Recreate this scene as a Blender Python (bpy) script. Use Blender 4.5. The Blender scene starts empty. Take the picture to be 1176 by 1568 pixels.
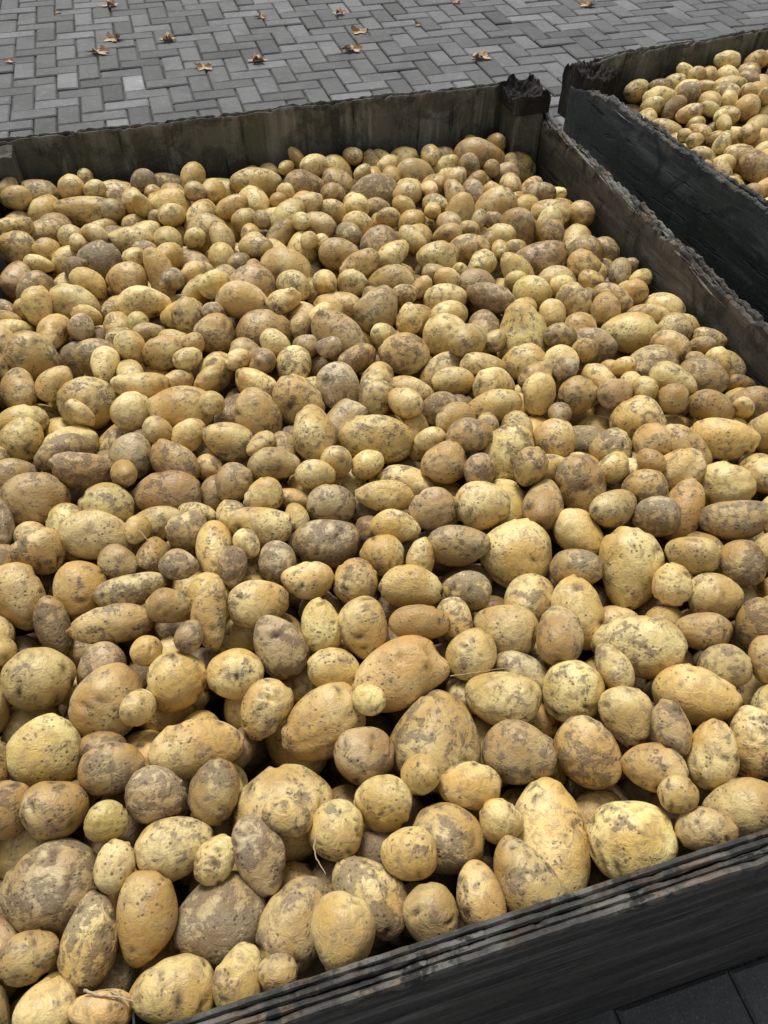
import bpy, math, bmesh, random
import numpy as np
from mathutils import Vector, kdtree
rng=np.random.default_rng(11); random.seed(7)
PI=math.pi
PT=math.radians(48.8); cp,sp=math.cos(PT),math.sin(PT); F=1178.0
CAMH=1.68; RIM=.98
scene=bpy.context.scene
scene.view_settings.view_transform='Standard'; scene.view_settings.look='None'; scene.view_settings.exposure=0

# ------------------------------------------------------------------ helpers
def link(o): scene.collection.objects.link(o); return o
def mesh_obj(name,V,Fc,mat=None,smooth=False,parent=None):
    me=bpy.data.meshes.new(name)
    me.from_pydata([tuple(v) for v in V],[],Fc); me.update()
    if smooth: me.polygons.foreach_set('use_smooth',[True]*len(me.polygons))
    o=bpy.data.objects.new(name,me); link(o)
    if mat: me.materials.append(mat)
    if parent: o.parent=parent
    return o
def fast_mesh(name,V,Fa,mat,smooth):
    me=bpy.data.meshes.new(name); n=len(V); m,k=Fa.shape
    me.vertices.add(n); me.vertices.foreach_set('co',V.astype(np.float32).ravel())
    me.loops.add(m*k); me.loops.foreach_set('vertex_index',Fa.astype(np.int32).ravel())
    me.polygons.add(m)
    me.polygons.foreach_set('loop_start',(np.arange(m)*k).astype(np.int32))
    me.polygons.foreach_set('use_smooth',np.full(m,smooth))
    me.update(calc_edges=True); me.materials.append(mat)
    return me
class NT:
    def __init__(s,mat):
        s.t=mat.node_tree; s.t.nodes.clear()
    def n(s,ty,**kw):
        nd=s.t.nodes.new(ty)
        for k,v in kw.items():
            if k.startswith('_'): setattr(nd,k[1:],v)
            else: nd.inputs[k.replace('__',' ')].default_value=v
        return nd
    def l(s,a,b): s.t.links.new(a,b)
    def mix(s,fac,a,b,bt='MIX'):
        m=s.t.nodes.new('ShaderNodeMix'); m.data_type='RGBA'; m.blend_type=bt
        for sock,v in ((m.inputs[0],fac),(m.inputs[6],a),(m.inputs[7],b)):
            if isinstance(v,bpy.types.NodeSocket): s.l(v,sock)
            elif isinstance(v,(int,float)): sock.default_value=v
            else: sock.default_value=(*v,1)
        return m.outputs[2]
    def math(s,op,a,b=None,clamp=False):
        m=s.t.nodes.new('ShaderNodeMath'); m.operation=op; m.use_clamp=clamp
        for i,v in enumerate((a,b)):
            if v is None: continue
            if isinstance(v,bpy.types.NodeSocket): s.l(v,m.inputs[i])
            else: m.inputs[i].default_value=v
        return m.outputs[0]
    def noise(s,vec,scale,detail=5,rough=.55,dist=0.):
        n=s.n('ShaderNodeTexNoise',Scale=scale,Detail=detail,Roughness=rough,Distortion=dist)
        if vec is not None: s.l(vec,n.inputs['Vector'])
        return n.outputs['Fac']
    def ramp(s,fac,lo,hi):
        m=s.t.nodes.new('ShaderNodeMapRange'); m.interpolation_type='SMOOTHSTEP'
        s.l(fac,m.inputs[0])
        for i,v in ((1,lo),(2,hi)):
            if isinstance(v,bpy.types.NodeSocket): s.l(v,m.inputs[i])
            else: m.inputs[i].default_value=v
        return m.outputs[0]
def newmat(name):
    m=bpy.data.materials.new(name); m.use_nodes=True; return m,NT(m)

# ------------------------------------------------------------------ materials
def potato_material():
    m,t=newmat('potato_skin')
    vec=t.n('ShaderNodeAttribute',_attribute_name='pc').outputs['Vector']
    ca=t.n('ShaderNodeAttribute',_attribute_name='pcol'); base=ca.outputs['Color']; dirt=ca.outputs['Alpha']
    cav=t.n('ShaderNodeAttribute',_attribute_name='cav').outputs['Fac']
    big=t.noise(vec,36,4,.66,.8); med=t.noise(vec,92,3,.70,.5); fine=t.noise(vec,380,2,.7); blot=t.noise(vec,18,1,.5)
    mixed=t.math('ADD',t.math('MULTIPLY',big,.60),t.math('MULTIPLY',med,.40))
    skin=t.mix(t.ramp(blot,.35,.65),t.mix(1.0,base,(.78,.67,.50),'MULTIPLY'),t.mix(.15,base,(.90,.80,.46)))
    skin=t.mix(t.math('MULTIPLY',t.ramp(fine,.45,.75),.25),skin,t.mix(1.0,skin,(.58,.45,.30),'MULTIPLY'))
    skin=t.mix(t.math('MULTIPLY',t.ramp(med,.46,.60),.40),skin,(.32,.215,.105))
    thr=t.math('SUBTRACT',.610,t.math('MULTIPLY',dirt,.150))
    veil=t.ramp(mixed,t.math('SUBTRACT',thr,.09),t.math('ADD',thr,.04))
    film=t.ramp(mixed,thr,t.math('ADD',thr,.055))
    film=t.math('MULTIPLY',film,t.math('ADD',.25,t.math('MULTIPLY',fine,.95)),clamp=True)
    soil=t.mix(t.ramp(blot,.4,.6),(.145,.096,.052),(.195,.148,.098))
    col=t.mix(t.math('MULTIPLY',veil,.36),skin,(.27,.195,.115))
    col=t.mix(t.math('MULTIPLY',film,.90),col,soil)
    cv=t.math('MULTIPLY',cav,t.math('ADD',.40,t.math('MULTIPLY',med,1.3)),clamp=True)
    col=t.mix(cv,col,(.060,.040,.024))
    vo=t.n('ShaderNodeTexVoronoi',Scale=165.,Randomness=1.0); t.l(vec,vo.inputs['Vector'])
    spk=t.math('MULTIPLY',t.math('SUBTRACT',1.,t.ramp(vo.outputs['Distance'],.12,.32)),t.ramp(big,.45,.57))
    col=t.mix(t.math('MULTIPLY',spk,.75),col,(.07,.047,.028))
    b=t.n('ShaderNodeBsdfPrincipled'); b.inputs['Specular IOR Level'].default_value=.40
    t.l(col,b.inputs['Base Color'])
    t.l(t.math('ADD',.44,t.math('MULTIPLY',film,.42)),b.inputs['Roughness'])
    h=t.math('ADD',t.math('MULTIPLY',med,.9),t.math('MULTIPLY',fine,.18))
    h=t.math('ADD',h,t.math('MULTIPLY',film,.14)); h=t.math('SUBTRACT',h,t.math('MULTIPLY',spk,.25))
    bp=t.n('ShaderNodeBump',Strength=.6,Distance=.0034); t.l(h,bp.inputs['Height']); t.l(bp.outputs[0],b.inputs['Normal'])
    o=t.n('ShaderNodeOutputMaterial'); t.l(b.outputs[0],o.inputs[0]); return m

def wood_material(name,dark,mid,light,green,stretch,wet=.0):
    m,t=newmat(name)
    tc=t.n('ShaderNodeTexCoord').outputs['Object']
    mp=t.n('ShaderNodeMapping'); mp.inputs['Scale'].default_value=stretch; t.l(tc,mp.inputs[0]); g=mp.outputs[0]
    grain=t.noise(g,26,6,.7,.3); streak=t.noise(g,8,4,.6,.8); blotch=t.noise(tc,5,5,.65,.5); speck=t.noise(tc,130,4,.75)
    col=t.mix(t.ramp(streak,.36,.62),dark,mid)
    col=t.mix(t.math('MULTIPLY',t.ramp(grain,.48,.70),.8),col,light)
    col=t.mix(t.math('MULTIPLY',t.ramp(blotch,.48,.64),.6),col,green)
    col=t.mix(t.math('MULTIPLY',t.ramp(t.noise(tc,9,5,.7,1.),.50,.62),.75),col,dark)
    col=t.mix(t.math('MULTIPLY',t.ramp(speck,.56,.72),.5),col,light)
    col=t.mix(t.math('MULTIPLY',t.ramp(speck,.42,.32),.6),col,dark)
    crack=t.ramp(t.noise(g,70,3,.6,.2),.30,.40)
    col=t.mix(t.math('MULTIPLY',t.math('SUBTRACT',1.,crack),.7),col,(.010,.010,.009))
    raw=t.n('ShaderNodeAttribute',_attribute_name='raw').outputs['Fac']
    rawc=t.mix(t.ramp(grain,.4,.65),(.085,.056,.036),(.27,.20,.145))
    rawc=t.mix(t.ramp(t.noise(tc,18,5,.7),.42,.54),rawc,(.17,.165,.145))
    rawc=t.mix(t.ramp(t.noise(tc,35,4,.7),.49,.58),rawc,(.030,.028,.024))
    col=t.mix(raw,col,rawc)
    b=t.n('ShaderNodeBsdfPrincipled',Roughness=.8-wet); b.inputs['Specular IOR Level'].default_value=.3
    t.l(col,b.inputs['Base Color'])
    h=t.math('ADD',grain,t.math('MULTIPLY',crack,.8)); h=t.math('ADD',h,t.math('MULTIPLY',speck,.3))
    bp=t.n('ShaderNodeBump',Strength=.75,Distance=.004); t.l(h,bp.inputs['Height']); t.l(bp.outputs[0],b.inputs['Normal'])
    o=t.n('ShaderNodeOutputMaterial'); t.l(b.outputs[0],o.inputs[0]); return m

def paver_material():
    m,t=newmat('concrete_block')
    a=t.n('ShaderNodeAttribute',_attribute_name='bcol'); base=a.outputs['Color']
    geo=t.n('ShaderNodeNewGeometry').outputs['Position']
    sp_=t.noise(geo,240,4,.8); bl=t.noise(geo,3.2,5,.65,.4); st=t.noise(geo,22,5,.7)
    col=t.mix(t.math('MULTIPLY',t.ramp(bl,.4,.64),.6),base,t.mix(1.,base,(.55,.56,.56),'MULTIPLY'))
    col=t.mix(t.math('MULTIPLY',t.ramp(st,.50,.68),.5),col,t.mix(1.,base,(1.6,1.6,1.55),'MULTIPLY'))
    col=t.mix(t.math('MULTIPLY',t.ramp(sp_,.56,.70),.7),col,(.30,.30,.29))
    col=t.mix(t.math('MULTIPLY',t.ramp(sp_,.44,.34),.7),col,(.026,.026,.026))
    b=t.n('ShaderNodeBsdfPrincipled',Roughness=.68); b.inputs['Specular IOR Level'].default_value=.4; t.l(col,b.inputs['Base Color'])
    bp=t.n('ShaderNodeBump',Strength=.6,Distance=.004); t.l(t.math('ADD',sp_,st),bp.inputs['Height']); t.l(bp.outputs[0],b.inputs['Normal'])
    o=t.n('ShaderNodeOutputMaterial'); t.l(b.outputs[0],o.inputs[0]); return m
def ground_material():
    m,t=newmat('joint_sand')
    geo=t.n('ShaderNodeNewGeometry').outputs['Position']
    n=t.noise(geo,90,5,.7); n2=t.noise(geo,2.5,4,.6)
    col=t.mix(t.ramp(n,.4,.65),(.026,.025,.023),(.075,.070,.062))
    col=t.mix(t.math('MULTIPLY',t.ramp(n2,.5,.6),.5),col,(.16,.155,.14))
    b=t.n('ShaderNodeBsdfPrincipled',Roughness=.95); t.l(col,b.inputs['Base Color'])
    o=t.n('ShaderNodeOutputMaterial'); t.l(b.outputs[0],o.inputs[0]); return m
def two_tone(name,c1,c2,c3,r=.7):
    m,t=newmat(name)
    geo=t.n('ShaderNodeNewGeometry').outputs['Position']
    col=t.mix(t.ramp(t.noise(geo,6,2),.4,.6),c1,c2)
    col=t.mix(t.ramp(t.noise(geo,60,4,.7),.5,.7),col,c3)
    b=t.n('ShaderNodeBsdfPrincipled',Roughness=r); t.l(col,b.inputs['Base Color'])
    o=t.n('ShaderNodeOutputMaterial'); t.l(b.outputs[0],o.inputs[0]); return m

M_pot=potato_material()
M_wv=wood_material('weathered_ply_vertical',(.036,.036,.030),(.112,.109,.090),(.25,.245,.21),(.082,.090,.058),(1,1,.10))
M_wx=wood_material('weathered_ply_front',(.024,.023,.022),(.056,.054,.050),(.18,.175,.16),(.048,.050,.040),(.12,1,1),.1)
M_wy=wood_material('weathered_ply_side',(.026,.024,.021),(.078,.071,.060),(.19,.18,.155),(.062,.066,.046),(1,.12,1))
M_wx2=wood_material('weathered_ply_dark',(.028,.030,.030),(.068,.072,.069),(.17,.17,.16),(.045,.056,.040),(1,.12,1),.1)
M_rot=wood_material('rotten_post',(.008,.007,.006),(.024,.019,.015),(.08,.062,.045),(.014,.014,.010),(1,1,.15))

# ------------------------------------------------------------------ crates
def n1(x,seed,f):
    r=np.random.default_rng(seed); s=0
    for k in range(6):
        s=s+np.sin(x*f*(1.7**k)*r.uniform(.8,1.2)+r.uniform(0,6.28))*r.uniform(.6,1)/(1.5**k)
    return s/2.2
def ply_wall(name,p0,p1,thick,z0,topf,mat,parent,plies=3,seed=0,jag=.004,rawf=None,rawk=.55):
    p0=np.array(p0,float); p1=np.array(p1,float); Ln=np.linalg.norm(p1-p0); e=(p1-p0)/Ln; nrm=np.array([-e[1],e[0]])
    N=420; s=np.linspace(0,1,N); V=[];Fc=[];R=[]
    tp=thick/plies
    for k in range(plies):
        a=k*tp+(.0006 if k else 0); b=(k+1)*tp
        jg=n1(s*Ln,seed*31+k*7,24)*jag*.5+n1(s*Ln,seed*17+k*3+1,190)*jag*.35-np.clip(n1(s*Ln,seed*13+k,40)-.40,0,1)*jag*2.6
        if plies>1: jg=jg-(.003 if k==1 else 0)
        top=topf(s)+jg
        wav=n1(s*Ln,seed+99,2.0)*.002
        ed=n1(s*Ln,seed*5+k+50,90)*.0009
        rows=[]
        for (off,zz) in ((a,z0*np.ones(N)),(a,top-.03),(a+ed,top-.003),(a+tp*.25,top),(b-tp*.25,top+.0004),(b+ed*.3,top-.003),(b,top-.03),(b,z0*np.ones(N))):
            off=np.broadcast_to(off,(N,))
            xy=p0+np.outer(s*Ln,e)+np.outer(off+wav,nrm)
            i0=len(V)
            for q in range(N): V.append((xy[q,0],xy[q,1],zz[q]))
            rows.append(i0)
            rr=(rawf(s,k) if rawf else 0)+rawk*np.clip(.5+.9*n1(s*Ln,seed*3+k*11,35),0,1)
            is_top= len(rows) in (3,4,5,6)
            R+=list(np.clip(rr,0,1)*(1 if is_top else .0))
        nr=len(rows)
        for j in range(nr):
            A_,B_=rows[j],rows[(j+1)%nr]
            for q in range(N-1): Fc.append((A_+q,A_+q+1,B_+q+1,B_+q))
        Fc.append(tuple(r_ for r_ in rows)); Fc.append(tuple(r_+N-1 for r_ in rows[::-1]))
    o=mesh_obj(name,V,Fc,mat,parent=parent)
    at=o.data.attributes.new('raw','FLOAT','POINT'); at.data.foreach_set('value',np.array(R,np.float32))
    bm=bmesh.new(); bm.from_mesh(o.data); bmesh.ops.recalc_face_normals(bm,faces=bm.faces); bm.to_mesh(o.data); bm.free()
    return o
def vnoise(u,v,seed,f):
    r=np.random.default_rng(seed); s=0
    for k in range(7):
        a=r.uniform(0,6.28); ff=f*1.55**k
        s+=math.sin((u*math.cos(a)+v*math.sin(a))*ff+r.uniform(0,6.28))/(1.35**k)
    return s/2.2
def rotten_post(name,cx,cy,sx,sy,z0,z1,mat,parent,seed,spike=.03,hollow=.03,rough=0.):
    n=34; V=[];Fc=[]; idx={}
    for i in range(n):
        for j in range(n):
            u,v=i/(n-1)*2-1,j/(n-1)*2-1
            z=z1+spike*vnoise(u,v,seed,2.4)+spike*.30*vnoise(u,v,seed+9,13)-hollow*max(0,1-max(abs(u),abs(v))**2)
            k=1+rough*vnoise(u*2,v*2,seed+3,3)
            idx[i,j]=len(V); V.append((cx+u*k*sx/2,cy+v*k*sy/2,z))
    for i in range(n-1):
        for j in range(n-1): Fc.append((idx[i,j],idx[i+1,j],idx[i+1,j+1],idx[i,j+1]))
    ring=[(i,0) for i in range(n)]+[(n-1,j) for j in range(1,n)]+[(i,n-1) for i in range(n-2,-1,-1)]+[(0,j) for j in range(n-2,0,-1)]
    # side wall in several rings so that the decayed faces are uneven
    prev=[idx[c] for c in ring]; L=6
    for l_ in range(1,L+1):
        f=l_/L; cur=[]
        for (i,j) in ring:
            u,v=i/(n-1)*2-1,j/(n-1)*2-1
            k=1+rough*(1-f)*.8*vnoise(u*2+l_,v*2-l_,seed+3+l_,3)
            zt=V[idx[i,j]][2]
            cur.append(len(V)); V.append((cx+u*k*sx/2,cy+v*k*sy/2,zt+(z0-zt)*f))
        for k in range(len(ring)):
            k2=(k+1)%len(ring); Fc.append((prev[k],cur[k],cur[k2],prev[k2]))
        prev=cur
    Fc.append(tuple(prev))
    return mesh_obj(name,V,Fc,mat,parent=parent)
def splinter(V,Fc,base,dirv,ln,w,h,r):
    dirv=Vector(dirv).normalized(); side=dirv.cross(Vector((0,0,1))).normalized(); up=side.cross(dirv)
    base=Vector(base); n=9; i0=len(V)
    for k in range(n):
        t=k/(n-1); c=base+dirv*ln*t+up*(.003*math.sin(t*3+r))+side*.0015*math.sin(7*t+r*3)
        f=(1-t)**.7*(.75+.25*math.sin(9*t+r)) + .03
        f*=min(1,.35+t*4)
        for (a,b) in ((-1,-.5),(1,-.6),(.7,.6),(-.6,.7)):
            V.append(tuple(c+side*a*w*f/2+up*b*h*f/2))
    for k in range(n-1):
        for q in range(4):
            a=i0+k*4+q; b=i0+k*4+(q+1)%4; Fc.append((a,b,b+4,a+4))
    Fc.append((i0,i0+1,i0+2,i0+3))
def make_crate(Cbr,ang,W,D,second=False,sd=0):
    A=math.radians(ang); w=Vector((math.cos(A),math.sin(A))); d=Vector((-math.sin(A),math.cos(A)))
    cen=Vector(Cbr)-w*W/2-d*D/2
    e=bpy.data.objects.new('wooden_potato_crate',None); link(e); e.location=(cen.x,cen.y,0); e.rotation_euler=(0,0,A)
    T=.020; z0=.12; hx,hy=W/2,D/2
    V=[];Fc=[]; r=random.Random(3)
    if not second:
        ply_wall('front_wall',(-hx,-hy),(hx,-hy),.026,z0,lambda s:RIM+.000+0*s,M_wx,e,4,1,.0050,lambda s,k:0*s,.95)
        rtop=lambda s:RIM-.045-.012*np.clip((s-.6)/.4,0,1)+.004*n1(s,9,14)+.028*np.clip((.05-np.abs(s-.985))/.05,0,1)
        ply_wall('right_wall',(hx,-hy+.028),(hx,hy-.024),T,z0,rtop,M_wy,e,2,2,.011,
                 lambda s,k:.7*np.clip((s-.50)/.12,0,1)*(n1(s,5,25)>-.5)*(1. if k==1 else .5),.5)
        ply_wall('back_wall',(hx,hy),(-hx,hy),.016,z0,lambda s:RIM+.003*n1(s,4,9),M_wv,e,2,3,.0050,None,.8)
        ply_wall('left_wall',(-hx,hy-.024),(-hx,-hy+.028),T,z0,lambda s:RIM-.01+0*s,M_wy,e,2,4,.004)
        rotten_post('corner_post',hx-.022-.035,hy-.018-.048,.066,.09,z0,RIM-.022,M_wv,e,5,.003,.0)
        rotten_post('rotten_post_cap',hx-.016-.038,hy-.018-.047,.084,.104,RIM-.036,RIM+.006,M_rot,e,6,.013,.028,.07)
        rotten_post('corner_post.001',-hx+.022+.028,hy-.018-.03,.055,.055,z0,RIM-.01,M_wv,e,8,.003,.0)
        for q,(sx_) in enumerate((-1,1)): rotten_post('corner_post.00%d'%(q+2),sx_*(hx-.055),-hy+.06,.055,.055,z0,RIM-.16,M_wy,e,9+q,.003,.0)
        for k in range(70):
            y=hy-.16-abs(r.gauss(0,.40)) 
            splinter(V,Fc,(hx-.008+r.uniform(-.013,.006),y,RIM-.053+r.uniform(-.005,.003)),(r.uniform(-.05,.03),-1,r.uniform(-.02,.015)),r.uniform(.04,.16),r.uniform(.003,.009),r.uniform(.002,.004),r.uniform(0,6))
        splinter(V,Fc,(hx-.016,hy-.13,RIM-.045),(-.02,-1,-.02),.26,.014,.006,1.)
    else:
        ply_wall('front_wall',(-hx,-hy),(hx,-hy),.024,z0,lambda s:RIM+0*s,M_wx,e,3,11,.0035)
        ply_wall('right_wall',(hx,-hy+.026),(hx,hy-.024),T,z0,lambda s:RIM+0*s,M_wy,e,2,12,.004)
        ply_wall('back_wall',(hx,hy),(-hx+.05,hy),.018,z0,lambda s:RIM-.02*np.clip((s-.9)/.1,0,1)+.004*n1(s,14,9),M_wv,e,2,13,.005,None,.7)
        ply_wall('left_wall',(-hx,hy-.05),(-hx,-hy+.026),.024,z0,lambda s:RIM-.020-.030*np.clip((.10-s)/.10,0,1)+.003*n1(s,24,12),M_wx2,e,3,14,.011,None,.4)
        rotten_post('rotten_post_cap',-hx+.052,hy-.062,.098,.110,RIM-.13,RIM-.012,M_rot,e,19,.013,.035,.07)
        rotten_post('corner_post',-hx+.064,hy-.062,.070,.070,z0,RIM-.135,M_rot,e,17,.002,.0)
        for k in range(40):
            splinter(V,Fc,(-hx+.010+r.uniform(-.008,.010),hy-.14-r.uniform(0,1.2),RIM-.024+r.uniform(-.006,.002)),(r.uniform(-.05,.04),-1,r.uniform(-.02,.015)),r.uniform(.04,.14),r.uniform(.003,.009),r.uniform(.002,.004),r.uniform(0,6))
    o=mesh_obj('splintered_edge',V,Fc,M_wy,parent=e)
    at=o.data.attributes.new('raw','FLOAT','POINT'); at.data.foreach_set('value',np.full(len(V),.3 if second else .85,np.float32))
    V=[];Fc=[]
    def box(x0,x1,y0,y1,za,zb):
        i=len(V); V.extend([(x0,y0,za),(x1,y0,za),(x1,y1,za),(x0,y1,za),(x0,y0,zb),(x1,y0,zb),(x1,y1,zb),(x0,y1,zb)])
        Fc.extend([(i,i+3,i+2,i+1),(i+4,i+5,i+6,i+7),(i,i+1,i+5,i+4),(i+1,i+2,i+6,i+5),(i+2,i+3,i+7,i+6),(i+3,i,i+4,i+7)])
    box(-hx+.028,hx-.028,-hy+.030,hy-.030,.122,.145)
    for yy in (-hy+.08,0,hy-.08): box(-hx+.01,hx-.01,yy-.05,yy+.05,.003,.117)
    mesh_obj('crate_floor',V,Fc,M_wx,parent=e)
    return e,cen,w,d,A
W1,D1=1.275,1.708
e1,cen1,w1,d1,A1=make_crate((.363,1.997),16.1,W1,D1)
A2d=20.5
e2,cen2,w2,d2,A2=make_crate((.450+1.25*math.cos(math.radians(A2d)),2.125+1.25*math.sin(math.radians(A2d))),A2d,1.25,1.6,True)

# ------------------------------------------------------------------ potatoes
tmpl={}
for s in (2,3,4,5):
    bm=bmesh.new(); bmesh.ops.create_icosphere(bm,subdivisions=s,radius=1.0)
    tmpl[s]=(np.array([v.co[:] for v in bm.verts]),np.array([[v.index for v in f.verts] for f in bm.faces])); bm.free()
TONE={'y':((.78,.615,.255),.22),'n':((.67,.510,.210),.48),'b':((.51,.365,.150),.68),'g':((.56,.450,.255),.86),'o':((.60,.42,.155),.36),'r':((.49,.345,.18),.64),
      'd':((.26,.17,.075),.95)}  # lower-layer tone: thick soil, plus gap shade painted into the skin colour
def potato_pile(name,bodies,origin,A):
    Vs=[];Fs=[];PC=[];COL=[];CAV=[];off=0
    for (p,R,ax,tone,lv) in bodies:
        D_,T_=tmpl[lv]; n=len(D_)
        u=D_.copy()
        a,b,c=ax
        r=np.ones(n)
        for k in range(7):
            q=rng.normal(size=3); q/=np.linalg.norm(q); wd=rng.uniform(.35,.75)
            r+=rng.uniform(-.085,.085)*np.exp(-((1-u@q)*2)/(wd*wd))
        for fq,am in ((2.2,.022),(4.,.013),(7.,.007)):
            r+=am*np.sin(u@(rng.normal(size=3)*fq)+rng.uniform(0,6))
        cav=np.zeros(n)
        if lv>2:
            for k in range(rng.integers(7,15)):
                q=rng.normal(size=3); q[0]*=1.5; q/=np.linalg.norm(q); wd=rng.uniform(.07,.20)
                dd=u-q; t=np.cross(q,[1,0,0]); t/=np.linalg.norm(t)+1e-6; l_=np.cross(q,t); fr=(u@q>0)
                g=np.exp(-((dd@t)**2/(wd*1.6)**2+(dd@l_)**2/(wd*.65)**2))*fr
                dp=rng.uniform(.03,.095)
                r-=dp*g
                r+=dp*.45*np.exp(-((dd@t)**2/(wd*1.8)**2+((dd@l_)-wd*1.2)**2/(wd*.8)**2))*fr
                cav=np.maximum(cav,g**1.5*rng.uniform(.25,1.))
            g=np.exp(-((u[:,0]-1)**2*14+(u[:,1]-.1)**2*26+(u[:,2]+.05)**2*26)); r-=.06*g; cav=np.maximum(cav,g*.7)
        if (tone=='g' and rng.random()<.3) or rng.random()<.07:
            q=rng.normal(size=3); q/=np.linalg.norm(q); r+=rng.uniform(.12,.28)*np.exp(-((1-u@q)*2)/.10)
        v=u*r[:,None]
        tap=rng.uniform(-.22,.22); v[:,1]*=1+tap*u[:,0]; v[:,2]*=1+tap*u[:,0]
        asp=a/b
        v[:,1]+=rng.uniform(-.28,.28)*(asp-.9)*(u[:,0]**2-.33)
        loc=v*np.array([a,b,c])
        Vs.append(loc@R+p); Fs.append(T_+off); off+=n
        PC.append(loc+rng.uniform(-5,5,3))
        bc,dt=TONE[tone]; bc=np.array(bc)*rng.uniform(.87,1.10)*(1+rng.normal(0,.020,3)); dt=np.clip(dt+rng.normal(0,.24),0,1.1)
        COL.append(np.tile([bc[0],bc[1],bc[2],dt],(n,1))); CAV.append(cav)
    V=np.vstack(Vs);Fa=np.vstack(Fs)
    me=fast_mesh(name,V,Fa,M_pot,True)
    at=me.attributes.new('pc','FLOAT_VECTOR','POINT'); at.data.foreach_set('vector',np.vstack(PC).astype(np.float32).ravel())
    at=me.attributes.new('pcol','FLOAT_COLOR','POINT'); at.data.foreach_set('color',np.vstack(COL).astype(np.float32).ravel())
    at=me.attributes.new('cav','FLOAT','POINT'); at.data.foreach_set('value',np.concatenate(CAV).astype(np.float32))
    o=bpy.data.objects.new(name,me); link(o); o.location=(origin[0],origin[1],0); o.rotation_euler=(0,0,A); return o

def relax(P,R,Ax,mob,topf,hx,hy,iters=60):
    N=len(P)
    for it in range(iters):
        if it%10==0:
            I=[];J=[]
            kd=kdtree.KDTree(N)
            for i in range(N): kd.insert(P[i],i)
            kd.balance()
            for i in range(N):
                for (_,j,_) in kd.find_range(P[i],.12):
                    if j>i: I.append(i);J.append(j)
            I=np.array(I);J=np.array(J)
        dv=P[J]-P[I]; ds=np.linalg.norm(dv,axis=1)+1e-6; n=dv/ds[:,None]
        ri=1/np.linalg.norm(np.einsum('nij,nj->ni',R[I],n)/Ax[I],axis=1)
        rj=1/np.linalg.norm(np.einsum('nij,nj->ni',R[J],n)/Ax[J],axis=1)
        pen=(ri+rj)*.97-ds; m=pen>0
        wi=mob[I]/(mob[I]+mob[J]); k=.55
        mv=(n*pen[:,None])[m]*k
        np.add.at(P,I[m],-mv*wi[m][:,None]); np.add.at(P,J[m],mv*(1-wi[m])[:,None])
        rad=Ax.mean(1)
        vert=1/np.linalg.norm(R[:,:,2]/Ax,axis=1)
        top=topf(P[:,0],P[:,1])-vert+.016
        P[:,2]=np.minimum(P[:,2],top)
        P[:,0]=np.clip(P[:,0],-hx+rad,hx-rad); P[:,1]=np.clip(P[:,1],-hy+rad,hy-rad)
    pmax=np.zeros(N); np.maximum.at(pmax,I,np.where(m,pen,0)/rad[I]); np.maximum.at(pmax,J,np.where(m,pen,0)/rad[J])
    return P,pmax
def rand_rot(tilt=.6):
    yaw=rng.uniform(0,2*PI); tl=rng.normal(0,tilt*.6); x=np.array([math.cos(yaw)*math.cos(tl),math.sin(yaw)*math.cos(tl),math.sin(tl)])
    h=rng.normal(size=3); z=np.cross(x,h); z/=np.linalg.norm(z); y=np.cross(z,x); return np.array([x,y,z])
def rsize(mu=.0285):
    r=np.clip(rng.normal(mu,.0045),.018,.038); a=r*rng.uniform(1.05,1.65); return (a,r*rng.uniform(.88,1.03),r*rng.uniform(.82,.98))
def rtone(gap_shade=0):
    if rng.random()<gap_shade: return 'd'
    return rng.choice(list('ynbgor'),p=[.36,.38,.13,.07,.04,.02])

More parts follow.
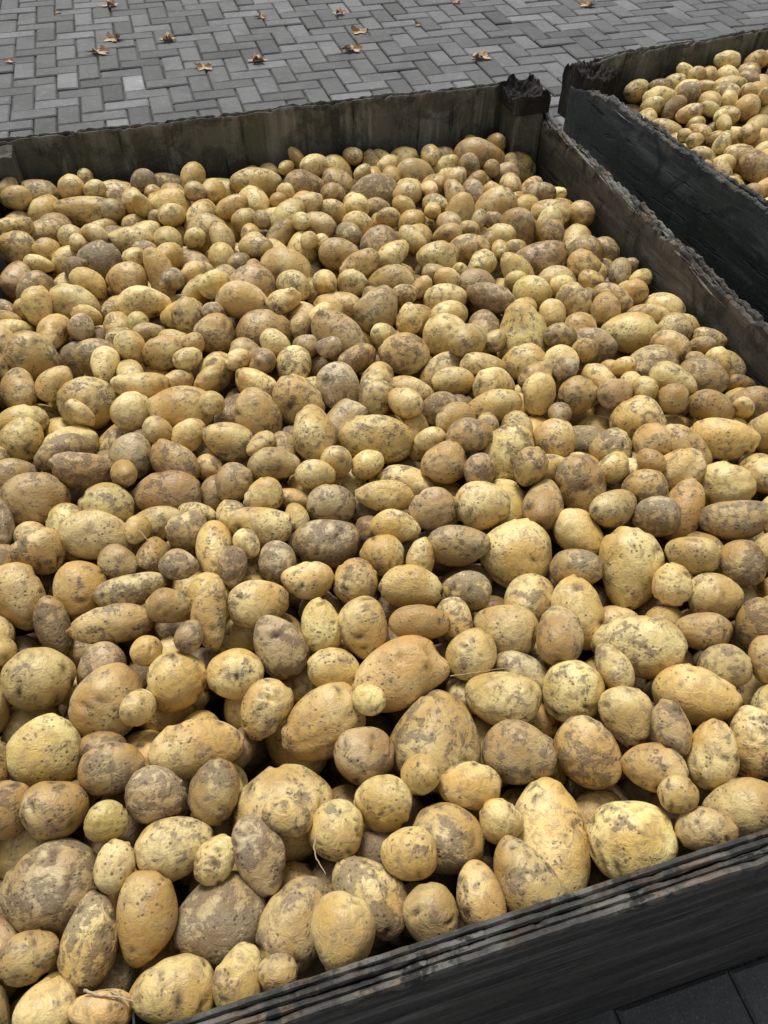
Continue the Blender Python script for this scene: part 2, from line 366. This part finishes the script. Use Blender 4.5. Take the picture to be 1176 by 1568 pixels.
SURV="""82,1342,145,138,0,g;420,1245,150,140,0,n;322,1425,150,128,20,g;855,1287,185,122,-83,y;968,1295,130,120,20,y;662,1123,145,128,80,n;460,1410,145,110,60,b;565,1380,135,95,-45,n;540,1448,108,95,80,n;228,1392,130,85,90,o;147,1448,130,80,80,y;398,1330,120,72,-75,g;270,1510,130,95,0,n;372,1505,100,75,80,n;45,1465,90,72,20,b;95,1520,95,85,60,y;677,1290,112,100,-10,n;530,1282,90,82,60,n;655,1405,90,82,-60,b;748,1370,105,70,-75,n;812,1355,130,85,-60,b;610,1330,85,78,0,n;332,1318,75,58,60,y;268,1305,118,88,20,n;178,1330,75,60,80,n;243,1225,95,80,-10,g;163,1257,66,60,0,n;333,1222,95,75,80,b;85,1255,100,85,20,b;15,1240,85,70,80,b;175,1183,95,78,10,b;302,1145,138,84,10,n;70,1150,110,105,70,n;165,1075,120,100,62,b;55,1043,105,93,0,o;278,1038,92,86,20,n;362,1040,86,75,0,y;410,1082,95,72,60,n;488,1103,135,98,40,n;555,1155,90,85,0,r;615,1038,140,100,32,n;807,1163,112,92,-15,b;720,1203,92,68,0,y;580,1235,88,82,0,n;766,1257,68,62,0,y;918,1155,115,92,-60,n;1005,1187,98,70,-15,n;1092,1155,105,75,80,n;1045,1240,60,54,0,o;1140,1245,118,85,5,b;1060,1290,90,62,0,b;1150,1140,110,80,85,y;775,1073,112,80,-5,n;875,1055,95,88,60,y;722,1002,80,74,60,n;780,960,98,78,-15,n;970,985,138,94,-5,y;887,945,115,80,-80,y;965,873,130,92,-88,y;797,853,112,106,60,y;965,1100,95,76,-70,n;1070,1060,120,84,-15,y;1027,1125,80,55,-70,b;1105,1020,76,68,0,b;1075,970,80,60,-5,b;1095,915,80,74,0,n;1160,955,80,65,80,b;1130,862,72,68,0,b;1025,895,65,58,80,n;1062,850,80,60,-8,n;1125,795,102,58,5,b;1105,742,82,74,0,y;1108,672,102,62,-5,y;1045,725,86,64,25,y;1007,790,68,62,0,g;892,748,100,70,-75,b;735,773,86,70,0,y;702,835,96,60,0,b;632,900,96,66,-5,y;607,808,74,48,-10,y;500,832,106,74,0,g;585,850,68,62,0,n;545,890,70,65,60,n;470,888,80,55,-5,n;398,930,96,70,10,n;322,940,112,52,85,o;492,962,86,60,-80,y;560,965,96,74,-80,n;640,960,90,55,0,b;425,985,98,76,-60,g;715,905,72,60,-10,n;885,870,82,60,0,b;200,905,106,50,15,n;172,955,122,58,8,n;262,930,72,52,-10,b;227,998,48,45,0,n;125,905,92,78,-80,n;30,915,108,74,-60,n;155,822,112,68,-15,n;60,843,76,70,0,n;65,762,100,84,0,b;245,757,102,70,0,r;180,775,82,74,0,n;395,805,108,60,-8,y;355,865,60,45,80,g;275,865,56,45,-10,g;288,812,64,58,30,n;120,725,98,56,-10,b;505,770,76,64,-10,g;590,760,88,48,-5,n;665,780,76,62,20,g;680,710,72,62,20,n;775,695,98,74,70,y;850,678,74,64,80,n;935,690,66,62,0,n;575,672,112,74,-8,n;750,630,102,52,25,n;672,630,62,54,0,g;825,605,66,48,80,y;888,605,62,58,0,n;980,650,84,76,-40,y;995,563,90,64,15,b;1070,580,80,60,-5,b;965,510,80,60,-5,y;1032,478,70,66,0,y;800,520,110,74,88,y;857,555,54,50,0,y;693,585,62,44,0,n;905,530,75,55,-5,g;620,543,76,62,-5,n;687,520,88,68,-40,n;518,518,100,68,-50,b;578,475,76,62,65,b;628,490,50,40,80,y;400,515,92,78,0,b;460,615,88,74,-50,n;403,635,90,68,-75,n;350,675,78,60,-15,n;280,635,98,92,30,o;133,617,84,80,0,n;205,630,62,56,60,y;38,672,68,62,60,n;50,548,82,74,-20,n;145,548,66,58,-20,b;215,590,88,44,0,n;205,700,72,64,80,g;262,712,80,58,-40,b;513,600,78,62,-60,g;570,610,60,52,80,n;357,740,62,56,60,b;420,710,82,48,0,b;405,760,60,52,20,y;485,730,62,44,0,y;183,258,96,70,0,n;57,277,68,54,0,b;320,238,82,54,-12,y;255,268,66,44,0,b;128,322,92,44,-3,n;260,318,62,56,0,y;317,363,68,64,60,n;365,288,76,48,0,n;440,245,70,62,70,o;465,290,60,50,0,b;573,302,76,68,0,g;500,248,54,50,-40,n;612,213,46,42,40,n;655,228,62,42,30,b;720,245,76,50,-5,b;780,262,62,58,0,n;635,270,62,50,0,b;705,325,60,44,80,y;757,325,76,60,50,n;795,355,70,54,-80,b;885,332,62,58,0,n;840,345,56,40,80,y;585,380,68,62,-80,b;440,415,78,64,-30,n;385,443,74,70,0,b;245,420,82,42,-70,y;195,430,60,56,0,n;220,465,82,48,0,y;155,400,64,58,0,g;115,468,78,60,-20,y;57,450,66,56,70,b;290,485,60,45,-70,n;335,512,66,60,0,n;250,540,62,50,20,n;520,390,62,48,0,b;540,435,48,42,0,y;600,435,76,58,15,b;730,438,56,50,0,g;680,460,62,48,0,n;815,450,58,52,-20,y;825,400,88,56,25,r;895,388,56,48,0,b;878,465,62,50,-70,n;945,385,50,44,-60,n;718,385,64,48,0,n;670,395,64,50,0,n;1120,565,62,58,-30,b;1150,620,66,54,0,b;1030,610,50,46,0,b;845,238,32,25,0,n;980,405,26,24,0,g;1075,530,40,30,0,b;170,1545,90,60,0,o;430,1520,60,55,0,b;25,380,60,50,0,n"""
def surf1(x,y):
    t=(y+D1/2)/D1; rt=(x+W1/2)/W1
    return RIM-.018-.045*t-.055*t*rt-.035*np.clip((rt-.88)/.12,0,1)+.008*np.sin(5*x+2)*np.sin(4*y+1)+.010*np.sin(17*x+1+2*y)*np.sin(15*y-3*x)
P=[];R=[];Ax=[];tone=[];mob=[]
ca,sa=math.cos(A1),math.sin(A1)
def w2l(v): return np.array([v[0]*ca+v[1]*sa,-v[0]*sa+v[1]*ca,v[2]])
def place(px,py,off):
    u=(px-588)/F; v=(py-784)/F; x=y=0; Z=.8
    for k in range(8):
        z=surf1(x,y)-off*Z/F; Z=(CAMH-z)/(sp+v*cp); X,Y=u*Z,(cp-v*sp)*Z
        q=w2l((X-cen1[0],Y-cen1[1],0)); x,y=q[0],q[1]
    return x,y,z,Z,u,v
for e in SURV.split(';'):
    a=e.split(','); px,py,lo,sh,th=map(float,a[:5])
    x,y,z,Z,u,v=place(px,py,sh/2)
    P.append((x,y,z)); t=math.radians(th)
    ax=w2l((math.cos(t),math.sin(t)*sp,math.sin(t)*cp)); vw=w2l((u,cp-v*sp,-(sp+v*cp))); vw/=np.linalg.norm(vw)
    ax-=vw*(ax@vw); ax/=np.linalg.norm(ax); by=np.cross(vw,ax)
    R.append(np.array([ax,by,vw])); s_=Z/F/2*1.03
    Ax.append((lo*s_,sh*s_,(sh*s_)*rng.uniform(.86,.98))); tone.append(a[5]); mob.append(.04)
def fill(P,R,Ax,tone,mob,surf,hx,hy,depth,ncand,fac,mb):
    Pn=[np.array(p) for p in P]
    cell={}
    def key(p): return (int(math.floor(p[0]/.08)),int(math.floor(p[1]/.08)))
    for i,p in enumerate(Pn): cell.setdefault(key(p),[]).append(i)
    dp=0 if depth<.01 else .50 if depth<.05 else .97  # share of buried potatoes coloured dark to deepen the shade in the gaps
    for c in range(ncand):
        ax=rsize() if c<ncand*.75 else rsize(.0220); rm=np.mean(ax)
        x=rng.uniform(-hx+rm,hx-rm); y=rng.uniform(-hy+rm,hy-rm); z=surf(x,y)-depth-rm-rng.uniform(-.006,.020)
        k=key((x,y)); ok=True; p=np.array([x,y,z])
        for i in range(-1,2):
            for j in range(-1,2):
                for q in cell.get((k[0]+i,k[1]+j),()):
                    dd=p-Pn[q]; n=dd/(np.linalg.norm(dd)+1e-6); rq=1/np.linalg.norm((R[q]@n)/np.array(Ax[q]))
                    if np.linalg.norm(dd)<(rm+rq)*fac: ok=False;break
                if not ok:break
            if not ok:break
        if ok:
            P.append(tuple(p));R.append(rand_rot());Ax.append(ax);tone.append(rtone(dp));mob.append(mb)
            Pn.append(p); cell.setdefault(k,[]).append(len(Pn)-1)
hx,hy=W1/2-.024,D1/2-.026
nl=len(P)
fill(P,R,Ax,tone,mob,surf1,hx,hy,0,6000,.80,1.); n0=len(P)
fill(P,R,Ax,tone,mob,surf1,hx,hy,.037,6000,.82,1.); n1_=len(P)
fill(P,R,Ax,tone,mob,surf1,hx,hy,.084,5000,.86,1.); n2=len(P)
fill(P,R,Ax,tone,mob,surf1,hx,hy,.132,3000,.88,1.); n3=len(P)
P=np.array(P);R=np.array(R);Ax=np.array(Ax);mob=np.array(mob)
P,pm=relax(P,R,Ax,mob,surf1,hx,hy,60)
keep=[i for i in range(len(P)) if i<nl or pm[i]<.38]
bod=[]
for i in keep:
    near=P[i,1]<-.25; mid=P[i,1]<.35
    lv=(5 if near else 4) if i<nl else (4 if i<n1_ and mid else 3 if i<n2 else 2)
    bod.append((P[i],R[i],Ax[i],tone[i],lv))
potato_pile('potato_pile',bod,cen1,A1)
print('COUNTS',nl,n0,n1_,n2,n3,len(keep))
def surf2(x,y): return RIM-.045-.01*np.sin(6*x)+.03*np.clip(x+.5,0,.5)+.008*np.sin(17*x+1)*np.sin(15*y)
M_root=two_tone('dried_root',(.34,.25,.14),(.42,.33,.20),(.20,.13,.07))
V=[];Fc=[]
for (pts,rad) in (([(690,1036),(730,1030),(770,1024),(822,1020)],.0006),([(484,1280),(480,1300),(488,1322),(502,1342)],.0008),
                  ([(128,1516),(150,1524),(180,1526),(212,1536)],.0012),([(170,1518),(190,1530),(200,1545)],.0008),
                  ([(212,812),(222,822),(232,836)],.0008)):
    fine_=[]
    for k in range(len(pts)-1):
        for q in range(6):
            f=q/6; fine_.append((pts[k][0]*(1-f)+pts[k+1][0]*f+random.uniform(-1,1),pts[k][1]*(1-f)+pts[k+1][1]*f+random.uniform(-1,1)))
    C3=[]
    for (px,py) in fine_:
        x,y,z,*_=place(px,py,-3); C3.append(Vector((x,y,z)))
    i0=len(V)
    for k,c in enumerate(C3):
        d_=(C3[min(k+1,len(C3)-1)]-C3[max(k-1,0)]).normalized(); s1=d_.cross(Vector((0,0,1))).normalized(); s2=s1.cross(d_)
        rr=rad*(1.2-.8*k/len(C3))
        for q in range(5):
            a=q/5*2*PI; V.append(tuple(c+s1*rr*math.cos(a)+s2*rr*math.sin(a)))
    for k in range(len(C3)-1):
        for q in range(5): Fc.append((i0+k*5+q,i0+k*5+(q+1)%5,i0+k*5+5+(q+1)%5,i0+k*5+5+q))
o=mesh_obj('dried_roots',V,Fc,M_root,True); o.location=(cen1[0],cen1[1],0); o.rotation_euler=(0,0,A1)
P=[];R=[];Ax=[];tone=[];mob=[]
h2x,h2y=1.25/2-.03,1.6/2-.026
for dp,nc in ((0,5000),(.04,4000),(.085,3000)): fill(P,R,Ax,tone,mob,surf2,h2x,h2y,dp,nc,.79,1.)
P=np.array(P);R=np.array(R);Ax=np.array(Ax);mob=np.array(mob)
P,pm=relax(P,R,Ax,mob,surf2,h2x,h2y,40)
bod=[(P[i],R[i],Ax[i],tone[i],3) for i in range(len(P)) if pm[i]<.45 and not (P[i,0]<-h2x+.12 and P[i,1]>h2y-.13)]
potato_pile('potato_pile',bod,cen2,A2)

# ------------------------------------------------------------------ paving
M_pav=paver_material()
GA=math.radians(16.1); bw=.120
ca,sa=math.cos(GA),math.sin(GA)
rects=[]
for i in range(-70,110):
    for j in range(-60,130):
        k=(i-j)%4
        if k==0: r=(i,j,2,1)
        elif k==3: r=(i,j,1,2)
        else: continue
        cx,cy=(r[0]+r[2]/2)*bw,(r[1]+r[3]/2)*bw; X=cx*ca-cy*sa; Y=cx*sa+cy*ca
        if -5<X<6 and -1.6<Y<9.5: rects.append((r[0]*bw,r[1]*bw,r[2]*bw,r[3]*bw))
rects=np.array(rects); n=len(rects)
g=.0036; bv=.007
def corners(ins,z):
    x0=rects[:,0]+ins;x1=rects[:,0]+rects[:,2]-ins;y0=rects[:,1]+ins;y1=rects[:,1]+rects[:,3]-ins
    c=np.stack([np.stack([x0,y0],1),np.stack([x1,y0],1),np.stack([x1,y1],1),np.stack([x0,y1],1)],1)
    return np.concatenate([c,np.broadcast_to(z,(n,4))[...,None]],2)
zj=rng.normal(0,.0018,(n,1))+rng.normal(0,.0012,(n,4))
jx=rng.normal(0,.0018,(n,1,2))
Vb=np.concatenate([corners(g+bv,zj),corners(g,zj-.006),corners(g,-.04*np.ones((n,4)))],1)
Vb[:,:,:2]+=jx
Vw=Vb.reshape(-1,3).copy(); x=Vw[:,0]*ca-Vw[:,1]*sa; y=Vw[:,0]*sa+Vw[:,1]*ca; Vw[:,0]=x;Vw[:,1]=y
q=[[0,1,2,3]]+[[4+i,4+(i+1)%4,(i+1)%4,i] for i in range(4)]+[[8+i,8+(i+1)%4,4+(i+1)%4,4+i] for i in range(4)]
Fb=(np.array(q)[None]+(np.arange(n)*12)[:,None,None]).reshape(-1,4)
me=fast_mesh('block_paving',Vw,Fb,M_pav,False)
base=.100*rng.lognormal(0,.27,n)[:,None]*np.array([.985,1.,1.015])
colr=np.concatenate([base,np.ones((n,1))],1).repeat(12,0)
at=me.attributes.new('bcol','FLOAT_COLOR','POINT'); at.data.foreach_set('color',colr.astype(np.float32).ravel())
link(bpy.data.objects.new('block_paving',me))
mesh_obj('ground',[(-150,-150,-.012),(150,-150,-.012),(150,150,-.012),(-150,150,-.012)],[(0,1,2,3)],ground_material())

# ------------------------------------------------------------------ leaves
V=[];Fc=[]
def leaf(x,y,s,rot,r):
    s*=1.3
    i0=len(V); V.append((x,y,.012)); m=30
    for k in range(m):
        a=k/m*2*PI
        rad=s*(.42+.50*abs(math.cos(2.5*a))**1.3+.12*math.cos(a)+r.uniform(-.07,.07))
        if k==m//2: rad=s*1.4
        V.append((x+rad*math.cos(a+rot),y+rad*.8*math.sin(a+rot),.008+max(0,.032*s/.05*math.sin(a*2+r.uniform(-.6,.6)+rot))*r.uniform(.3,1)))
    for k in range(m): Fc.append((i0,i0+1+k,i0+1+(k+1)%m))
r=random.Random(5)
for (px,py,s) in [(175,62,.05),(257,62,.045),(312,105,.05),(395,95,.05),(540,78,.05),(735,90,.055),(152,82,.05),(170,10,.05),(520,22,.04),(552,50,.05),(900,10,.05),(400,28,.03),(15,95,.03),(640,40,.02),(90,20,.02),(700,5,.03)]:
    u=(px-588)/F; v=(py-784)/F; Z=CAMH/(sp+v*cp); leaf(u*Z,(cp-v*sp)*Z,s,r.uniform(0,6),r)
for k in range(24):
    x,y=r.uniform(-5,6),r.uniform(7.0,9.3); leaf(x,y,r.uniform(.03,.05),r.uniform(0,6),r)
mesh_obj('fallen_leaves',V,Fc,two_tone('dry_leaf',(.42,.24,.11),(.50,.35,.21),(.25,.12,.05)))

# ------------------------------------------------------------------ light, camera
wld=bpy.data.worlds.new('World'); scene.world=wld; wld.use_nodes=True; nt=wld.node_tree
bg=nt.nodes['Background']; sky=nt.nodes.new('ShaderNodeTexSky'); sky.sky_type='NISHITA'; sky.sun_disc=False
el,az=math.radians(60),math.radians(-15)
sky.sun_elevation=el; sky.sun_rotation=az; sky.dust_density=3; sky.air_density=1
hs=nt.nodes.new('ShaderNodeHueSaturation'); hs.inputs['Saturation'].default_value=.2
nt.links.new(sky.outputs[0],hs.inputs['Color']); nt.links.new(hs.outputs[0],bg.inputs[0]); bg.inputs[1].default_value=.13
sl=bpy.data.lights.new('sun','SUN'); sl.energy=3.0; sl.angle=math.radians(16); sl.color=(1,.97,.92)
so=bpy.data.objects.new('sun',sl); link(so)
dirv=Vector((math.sin(az)*math.cos(el),math.cos(az)*math.cos(el),math.sin(el)))
so.rotation_euler=dirv.to_track_quat('Z','Y').to_euler()
cam=bpy.data.cameras.new('camera'); co=bpy.data.objects.new('camera',cam); link(co)
cam.sensor_fit='VERTICAL'; cam.sensor_height=36; cam.lens=36*F/1568; cam.clip_end=500; cam.clip_start=.02
co.location=(0,0,CAMH); co.rotation_euler=(math.radians(90-48.8),0,0)
scene.camera=co
